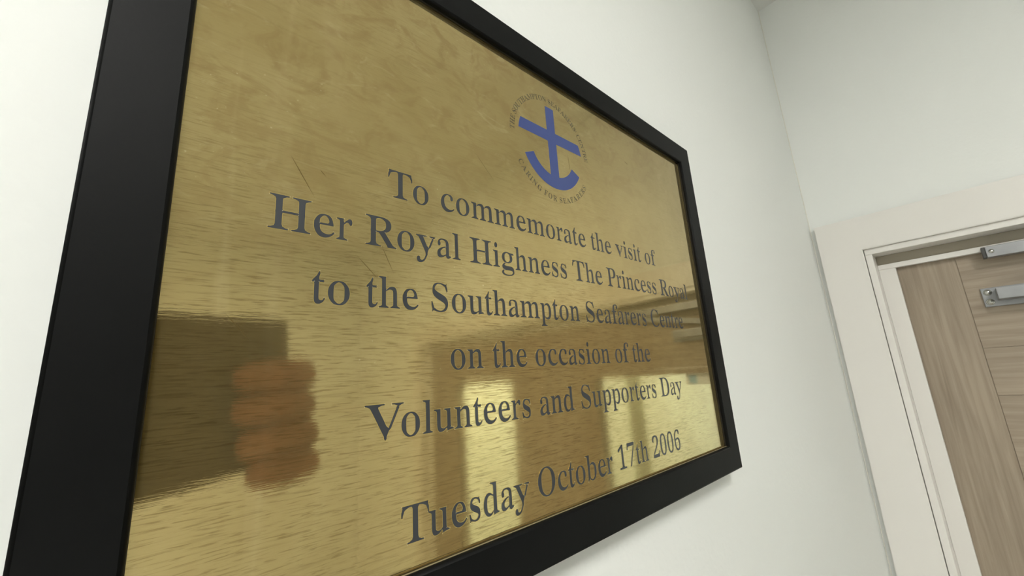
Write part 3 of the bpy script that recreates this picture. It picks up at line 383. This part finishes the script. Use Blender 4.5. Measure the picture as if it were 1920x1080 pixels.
# ---------------------------------------------------------------- door closer
cl = empty('door_closer', P(XD, -.475, .36)); tag(cl, 'silver overhead door closer with screwed plate on the taupe door', 'door closer')
bm = bmesh.new(); ubox(bm, 1.44, XD-.012, -.4775, -.806, .3865, .430, .0012); mesh_obj('closer_body', bm, M['steel'], cl)
bm = bmesh.new(); ubox(bm, XD-.012, XD, -.441, -.842, .366, .441, .0012); mesh_obj('mounting_plate', bm, M['steel'], cl)
def screw(y, z, x, r=.0085, parent=cl):
    bm = bmesh.new(); c = P(x, y, z)
    bmesh.ops.create_cone(bm, cap_ends=True, segments=20, radius1=r*U*1.5, radius2=r*U*1.25, depth=.002, matrix=Matrix.Translation(c) @ Matrix.Rotation(-math.pi/2, 4, 'Y'))
    bmesh.ops.create_uvsphere(bm, u_segments=16, v_segments=8, radius=r*U, matrix=Matrix.Translation(c-Vector((.001, 0, 0))) @ Matrix.Diagonal((.5, 1, 1, 1)))
    return mesh_obj('screw', bm, M['screw'], parent, True)
for y in (-.4575, -.826):
    for z in (.4225, .3845): screw(y, z, XD-.013)
rail = None
bm = bmesh.new(); ubox(bm, 1.46, XS, -.484, -1.20, .552, .5955, .0012); rail = mesh_obj('guide_rail', bm, M['steel'], cl)
bm = bmesh.new(); ubox(bm, 1.466, XS, -.474, -.4845, .552, .5955, .001); mesh_obj('end_cap', bm, M['steel_dark'], rail)
screw(-.4985, .574, 1.459, .0055, cl)
# swinging arm from the body to the slider in the rail
a = P(1.475, -.62, .47); b_ = P(1.475, -1.05, .545)
bm = bmesh.new(); dv = b_-a; L_ = dv.length; mt = Matrix.Translation((a+b_)/2) @ dv.to_track_quat('Z', 'Y').to_matrix().to_4x4()
bmesh.ops.create_cube(bm, size=1, matrix=mt @ Matrix.Diagonal((.006, .016, L_, 1)))
c = P(1.475, -.62, .45); bmesh.ops.create_cone(bm, cap_ends=True, segments=20, radius1=.009, radius2=.009, depth=.03, matrix=Matrix.Translation(c))
c = P(1.475, -1.05, .55); bmesh.ops.create_cone(bm, cap_ends=True, segments=20, radius1=.007, radius2=.007, depth=.02, matrix=Matrix.Translation(c))
mesh_obj('arm', bm, M['steel'], cl)
put_under(cl)

# ================================================================ framed plaque
H, W_ = .7353, .0488
plaque = empty('framed_plaque', P(-.5, D, 0)); tag(plaque, 'engraved brass commemorative plaque with blue anchor in a black frame on white wall', 'plaque')
prof = [(0, D), (0, .0026), (.0002, .0015), (.0008, .0007), (.0015, .0002), (.0026, 0), (W_-.0035, 0), (W_-.0015, .0006), (W_-.0004, .0018), (W_, .0035),
        (W_, .0058), (W_-.0006, .0060), (W_-.0006, .0104), (W_-.011, .0104), (W_-.011, .024), (W_-.020, .024), (W_-.020, D)]
corners = [(-1, 0), (0, 0), (0, H), (-1, H)]
inw = [(1, 1), (-1, 1), (-1, -1), (1, -1)]
for k in range(4):
    A, B = corners[k], corners[(k+1) % 4]; ia, ib = inw[k], inw[(k+1) % 4]
    bm = bmesh.new(); va, vb = [], []
    for u, d in prof:
        va.append(bm.verts.new(P(A[0]+ia[0]*u, d, A[1]+ia[1]*u))); vb.append(bm.verts.new(P(B[0]+ib[0]*u, d, B[1]+ib[1]*u)))
    n = len(prof)
    for i in range(n):
        j = (i+1) % n; f = bm.faces.new((va[i], va[j], vb[j], vb[i])); f.smooth = i in (1, 2, 3, 4, 6, 7, 8)
        f.material_index = 0
    bm.faces.new(va); bm.faces.new(list(reversed(vb)))
    bmesh.ops.recalc_face_normals(bm, faces=bm.faces[:])
    o = mesh_obj('frame_rail', bm, [M['black']], plaque)
# thin fillet round the plate: lit tone painted at the bottom, shade elsewhere
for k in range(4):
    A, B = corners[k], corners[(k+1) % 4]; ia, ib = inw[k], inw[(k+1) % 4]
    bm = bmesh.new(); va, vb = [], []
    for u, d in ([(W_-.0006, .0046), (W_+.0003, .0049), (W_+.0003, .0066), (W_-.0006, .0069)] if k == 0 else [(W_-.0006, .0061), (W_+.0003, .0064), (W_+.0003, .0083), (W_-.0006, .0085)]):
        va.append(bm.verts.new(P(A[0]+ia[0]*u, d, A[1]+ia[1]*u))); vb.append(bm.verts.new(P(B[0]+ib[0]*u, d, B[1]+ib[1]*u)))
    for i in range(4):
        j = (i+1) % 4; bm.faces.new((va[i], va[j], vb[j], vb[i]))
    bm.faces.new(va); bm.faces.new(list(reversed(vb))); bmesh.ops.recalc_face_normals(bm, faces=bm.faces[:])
    mesh_obj('rebate_fillet', bm, M['fillet'] if k == 0 else M['fillet_shade'], plaque)
YP = .0090                                   # face of the plate
plate_origin = P(-.5, YP, H/2)
bm = bmesh.new(); hw, hh = (.5-W_+.009)*U, (H/2-W_+.009)*U
add_box(bm, -hw, hw, 0, .0006, -hh, hh)
plate = mesh_obj('brass_plate', bm, M['brass'], plaque); plate.location = plate_origin
boxobj('backing_board', (-1+W_-.009, -W_+.009, .0104, .023, W_-.009, H-W_+.009), M['back'], plaque)
put_under(plaque)

# lettering: every letter is enamel in a bright-cut outline, proud by a hair
SZ = .0478*U
cache = {}
def glyph_mesh(ch, size, mats, wide=1.03, rim=True):
    key = (ch, round(size, 6), mats[0].name)
    if key in cache: return cache[key]
    adv, data = GLYPHS[ch]
    def curve(off, ext, lift):
        cu = bpy.data.curves.new('g', 'CURVE'); cu.dimensions = '2D'; cu.fill_mode = 'BOTH'; cu.extrude = ext; cu.offset = off
        for r in data.split('/'):
            p = [tuple(map(int, a.split(','))) for a in r.split()]
            sp = cu.splines.new('POLY'); sp.points.add(len(p)-1); sp.use_cyclic_u = True
            for k, (a, b) in enumerate(p): sp.points[k].co = (((a-adv/2)*wide+adv/2)*size/1000, b*size/1000, 0, 1)
        o = bpy.data.objects.new('g', cu); col.objects.link(o); bpy.context.view_layer.update()
        me = bpy.data.meshes.new_from_object(o.evaluated_get(bpy.context.evaluated_depsgraph_get()))
        bpy.data.objects.remove(o); bpy.data.curves.remove(cu)
        return me
    bm = bmesh.new()
    m1 = curve(0, size*.0035, 0); bm.from_mesh(m1); bpy.data.meshes.remove(m1)
    n0 = len(bm.faces)
    if rim:
        m2 = curve(size*.010, size*.0012, 0); bm.from_mesh(m2); bpy.data.meshes.remove(m2)
        bm.faces.ensure_lookup_table()
        for f in bm.faces[n0:]: f.material_index = 1
        n1 = len(bm.faces); rnd = random.Random(ord(ch))
        for r in data.split('/'):
            p = [Vector((((int(a.split(',')[0])-adv/2)*wide+adv/2)*size/1000, int(a.split(',')[1])*size/1000)) for a in r.split()]
            for k in range(len(p)):
                d0, d1 = (p[k]-p[k-1]), (p[(k+1) % len(p)]-p[k])
                if d0.length < 1e-7 or d1.length < 1e-7: continue
                d0.normalize(); d1.normalize()
                if d0.dot(d1) > .45 or rnd.random() < .45: continue
                o_ = (d0-d1).normalized(); c = p[k]+o_*size*.006; s_ = size*.0095
                q = [bm.verts.new((c.x+s_*dx, c.y+s_*.7*dz, size*.004)) for dx, dz in ((1, 0), (0, 1), (-1, 0), (0, -1))]  # tiny pyramid painted as a glint on a sharp corner
                t_ = bm.verts.new((c.x, c.y, size*.0075))
                for e in range(4): bm.faces.new((q[e], q[(e+1) % 4], t_))
        bm.faces.ensure_lookup_table()
        for f in bm.faces[n1:]: f.material_index = 2
    for v in bm.verts: v.co = Vector((v.co.x, -v.co.z, v.co.y))
    bmesh.ops.recalc_face_normals(bm, faces=bm.faces[:])
    me = bpy.data.meshes.new('letter'); bm.to_mesh(me); bm.free()
    for m in mats[:3 if rim else 1]: me.materials.append(m)
    cache[key] = me
    return me
def letter(ch, x, z, size, mats, rot=0, rim=True, wide=1.03):
    o = bpy.data.objects.new('letter', glyph_mesh(ch, size, mats, wide, rim)); col.objects.link(o)
    o.parent = plate; o.location = P(x, YP, z)-plate_origin; o.rotation_euler = (0, rot, 0)
    return o
KERN = {('T', 'o'): -40, ('V', 'o'): -60, ('T', 'u'): -30, ('R', 'o'): 0}
def text_line(s, cx, z, sz):
    tot = 0
    for i, ch in enumerate(s): tot += (GLYPHS[ch][0] if ch != ' ' else 250) + (KERN.get((ch, s[i+1]), 0) if i+1 < len(s) else 0)
    x = cx-tot*sz/2000
    for i, ch in enumerate(s):
        if ch != ' ': letter(ch, x, z, sz*U, (M['ink'], M['brass_edge'], M['glint']))
        x += ((GLYPHS[ch][0] if ch != ' ' else 250) + (KERN.get((ch, s[i+1]), 0) if i+1 < len(s) else 0))*sz/1000
text_line('To commemorate the visit of', -.5035, .4076, .0478)
text_line('Her Royal Highness The Princess Royal', -.4985, .3500, .0483)
text_line('to the Southampton Seafarers Centre', -.5005, .2875, .0478)
text_line('on the occasion of the', -.5012, .2252, .0476)
text_line('Volunteers and Supporters Day', -.4975, .1640, .0483)
text_line('Tuesday October 17th 2006', -.4985, .0712, .0483)

# emblem: blue cross-anchor inside a ring of small capitals
EX, EZ = -.5045, .562
def ring_text(s, a0, a1, r, size, outward):
    ws = [(GLYPHS[c][0] if c in GLYPHS else (180 if c == "'" else 280)) for c in s]
    tot = sum(ws); acc = 0
    for c, w_ in zip(s, ws):
        t = (acc+w_/2)/tot; acc += w_; ang = math.radians(a0+(a1-a0)*t)
        px, pz = EX+r*math.cos(ang), EZ+r*math.sin(ang)
        rot = (math.pi/2-ang) if outward else (-math.pi/2-ang)
        hw_ = GLYPHS[c][0]*size/2000 if c in GLYPHS else 0
        ox, oz = -hw_*math.cos(-rot), -hw_*math.sin(-rot)
        if c == ' ': continue
        if c == "'":
            bm = bmesh.new(); add_box(bm, -.0002, .0002, -.00005, 0, .0022, .0036); o = mesh_obj('apostrophe', bm, M['ink_small'], plate)
            o.location = P(px, YP, pz)-plate_origin; o.rotation_euler = (0, rot, 0); continue
        letter(c, px+ox, pz+oz, size*U, (M['ink_small'], M['brass_edge']), rot, False, 1.0)
ring_text("THE SOUTHAMPTON SEAFARERS' CENTRE", 179, 3, .0815, .0132, True)
ring_text("CARING FOR SEAFARERS", -151, -30, .0905, .0132, False)

# fine scratches in the lacquer
for (xa, za), (xb, zb_), wd in (((-.8734, .4229), (-.8515, .3867), .0007), ((-.8478, .4161), (-.8419, .4102), .0006), ((-.8108, .3363), (-.7904, .3164), .0005), ((-.7861, .3504), (-.7735, .3240), .0005),
        ((-.4679, .5643), (-.4646, .5317), .0009), ((-.2903, .6112), (-.2798, .6078), .0008), ((-.9125, .2754), (-.8936, .2532), .0004), ((-.90, .62), (-.872, .588), .0005), ((-.66, .5), (-.63, .468), .0004)):
    bm = bmesh.new(); dx, dz = xb-xa, zb_-za; L_ = math.hypot(dx, dz); nx, nz = -dz/L_*wd/2, dx/L_*wd/2
    pts = [(xa, za), (xa+dx*.3+nx, za+dz*.3+nz), (xa+dx*.7+nx*.8, za+dz*.7+nz*.8), (xb, zb_), (xa+dx*.7-nx*.8, za+dz*.7-nz*.8), (xa+dx*.3-nx, za+dz*.3-nz)]
    a = [bm.verts.new(P(x, YP-.00004, z)-plate_origin) for x, z in pts]; b = [bm.verts.new(P(x, YP, z)-plate_origin) for x, z in pts]
    bm.faces.new(a); bm.faces.new(b[::-1])
    for i in range(6): bm.faces.new((a[i], b[i], b[(i+1) % 6], a[(i+1) % 6]))
    bmesh.ops.recalc_face_normals(bm, faces=bm.faces[:]); mesh_obj('scratch', bm, M['scratch'], plate)

def extrude_poly(bm, pts, y1):
    a = [bm.verts.new(Vector((x*U, 0, z*U))) for x, z in pts]; b = [bm.verts.new(Vector((x*U, -y1, z*U))) for x, z in pts]
    n = len(pts); bm.faces.new(b); bm.faces.new(list(reversed(a)))
    for i in range(n): bm.faces.new((a[i], a[(i+1) % n], b[(i+1) % n], b[i]))
def emblem(off, hgt, mat):
    bm = bmesh.new(); R1, R2, R3 = .0735+off, .0485-off, .0690+off
    hb = .0098+off; a0, a1 = .0108-off, .0300+off
    def arc(r, t0, t1, n=14): return [(r*math.cos(t0+(t1-t0)*i/n), r*math.sin(t0+(t1-t0)*i/n)) for i in range(n+1)]
    th = math.acos(hb/R1); tl = math.acos(hb/R2)
    # upright: clipped by the circle at the top, ending on the fluke ring below
    extrude_poly(bm, arc(R1, th, math.pi-th) + arc(R2, math.pi+tl, 2*math.pi-tl), hgt)
    for s in (-1, 1):
        t0, t1 = math.asin(a0/R1), math.asin(a1/R1)
        pts = [(s*x, z) for x, z in arc(R1, t0, t1, 6)] + [(s*hb, a1), (s*hb, a0)]
        extrude_poly(bm, pts if s > 0 else pts[::-1], hgt)
    t0, t1 = math.radians(-156), math.radians(-27)
    do = off/.06
    n = 36; o_ = arc(R3, t0-do, t1+do, n); i_ = arc(R2, t0-do, t1+do, n)
    vo = [[bm.verts.new(Vector((x*U, -y, z*U))) for x, z in ring] for ring, y in ((o_, 0), (o_, hgt), (i_, hgt), (i_, 0))]
    for k in range(n):
        for a, b in ((0, 1), (1, 2), (2, 3)): bm.faces.new((vo[a][k], vo[a][k+1], vo[b][k+1], vo[b][k]))
    for k in (0, n): bm.faces.new([v[k] for v in vo])
    bmesh.ops.recalc_face_normals(bm, faces=bm.faces[:])
    return bm, mat
bm, m_ = emblem(0, .00010, M['blue']); e1 = mesh_obj('anchor_emblem', bm, m_, plate); e1.location = P(EX, YP, EZ)-plate_origin
bm, m_ = emblem(.0006, .00004, M['brass_edge']); e2 = mesh_obj('cut_outline', bm, m_, plate); e2.location = e1.location

# ================================================================ the photographer's hand and device, seen only in the brass
ca, sa, cg, sg = math.cos(.2216), math.sin(.2216), math.cos(.1736), math.sin(.1736)
dn0 = fwd*ca - rt*sa
du, dvv, dn = rt*ca + fwd*sa, up*cg + dn0*sg, dn0*cg - up*sg
cb, sb = math.cos(.0684), math.sin(.0684)
du, dvv = du*cb + dvv*sb, dvv*cb - du*sb      # device axes: width, height, out of its back
DO = CAM - fwd*.004
def cw(u, v, w_): return DO + du*u + dvv*v + dn*w_
dev = empty('handheld_device'); tag(dev, 'dark olive handheld device held up by a hand facing the plaque', 'device')
dev.matrix_world = Matrix.Translation(cw(.046, 0, -.004)) @ Matrix(((du.x, dvv.x, dn.x, 0), (du.y, dvv.y, dn.y, 0), (du.z, dvv.z, dn.z, 0), (0, 0, 0, 1)))
bm = bmesh.new(); add_box(bm, -.083, .083, -.065, .065, -.004, .003, .0025); mesh_obj('case', bm, M['device'], dev)
bm = bmesh.new(); add_box(bm, -.079, .079, -.061, .061, -.0050, -.0035); mesh_obj('screen', bm, M['lens'], dev)
bm = bmesh.new(); bmesh.ops.create_cone(bm, cap_ends=True, segments=32, radius1=.006, radius2=.005, depth=.003, matrix=Matrix.Translation((-.046, 0, .0015))); mesh_obj('camera_lens', bm, M['lens'], dev)

def skin_mesh(name, verts, edges, radii, mat, parent=None, root=0, sub=2):
    me = bpy.data.meshes.new(name); me.from_pydata([tuple(v) for v in verts], edges, []); o = bpy.data.objects.new(name, me); col.objects.link(o)
    sm = o.modifiers.new('s', 'SKIN'); sm.use_smooth_shade = True
    for i, r in enumerate(radii): me.skin_vertices[0].data[i].radius = (r, r) if not isinstance(r, tuple) else r
    me.skin_vertices[0].data[root].use_root = True
    ss = o.modifiers.new('b', 'SUBSURF'); ss.levels = sub; ss.render_levels = sub
    bpy.context.view_layer.update()
    m2 = bpy.data.meshes.new_from_object(o.evaluated_get(bpy.context.evaluated_depsgraph_get()))
    bpy.data.objects.remove(o); m2.materials.append(mat)
    for p in m2.polygons: p.use_smooth = True
    return m2
def build_hand():
    # palm wraps the right edge of the device; four fingers lie across its back, thumb on the screen side
    V, E, Rr = [], [], []
    def add(p, r, prev=None):
        V.append(cw(*p)); Rr.append(r)
        if prev is not None: E.append((prev, len(V)-1))
        return len(V)-1
    wrist = add((.124, -.040, -.046), .026)
    f1 = add((.104, -.034, -.095), .029, wrist); add((.086, -.036, -.17), .034, f1)
    palm = add((.138, -.050, -.018), .031, wrist)
    palm2 = add((.143, -.012, -.010), .025, palm)
    meshes = [skin_mesh('h', V, E, Rr, M['skin'])]
    for tip_u, v0, v1, r in ((.060, .012, .010, .0142), (.058, -.015, -.016, .0144), (.062, -.043, -.043, .0142), (.070, -.069, -.067, .0134)):
        V, E, Rr = [], [], []
        a = add((.142, v0-.008, -.008), .015); b = add((.137, v0, .010), .0142, a); c = add((.108, v0+(v1-v0)*.3, .0175), r*1.1, b)
        d_ = add((.108-(.108-tip_u)*.5, v0+(v1-v0)*.65, .0165), r*1.02, c); add((tip_u, v1, .0125), r*.84, d_)
        meshes.append(skin_mesh('h', V, E, Rr, M['skin']))
    V, E, Rr = [], [], []
    a = add((.138, -.055, -.032), .0165); b = add((.120, -.030, -.032), .0135, a); c = add((.100, -.010, -.0235), .0122, b); add((.082, .006, -.0210), .0100, c)
    meshes.append(skin_mesh('h', V, E, Rr, M['skin']))
    bm = bmesh.new()
    for m in meshes: bm.from_mesh(m)
    me = bpy.data.meshes.new('hand'); bm.to_mesh(me); bm.free(); me.materials.append(M['skin'])
    for p in me.polygons: p.use_smooth = True
    o = bpy.data.objects.new('person', me); col.objects.link(o)
    V, E, Rr = [], [], []
    a = add((.102, -.034, -.10), .035); b = add((.088, -.036, -.17), .040, a); c = add((.07, -.05, -.27), .046, b); add((.05, -.09, -.40), .052, c)
    s = bpy.data.objects.new('sleeve', skin_mesh('s', V, E, Rr, M['sleeve'])); col.objects.link(s); s.parent = o
    return o
person = build_hand()
tag(person, 'person\'s right hand and dark sleeved forearm gripping the device facing the plaque', 'person')
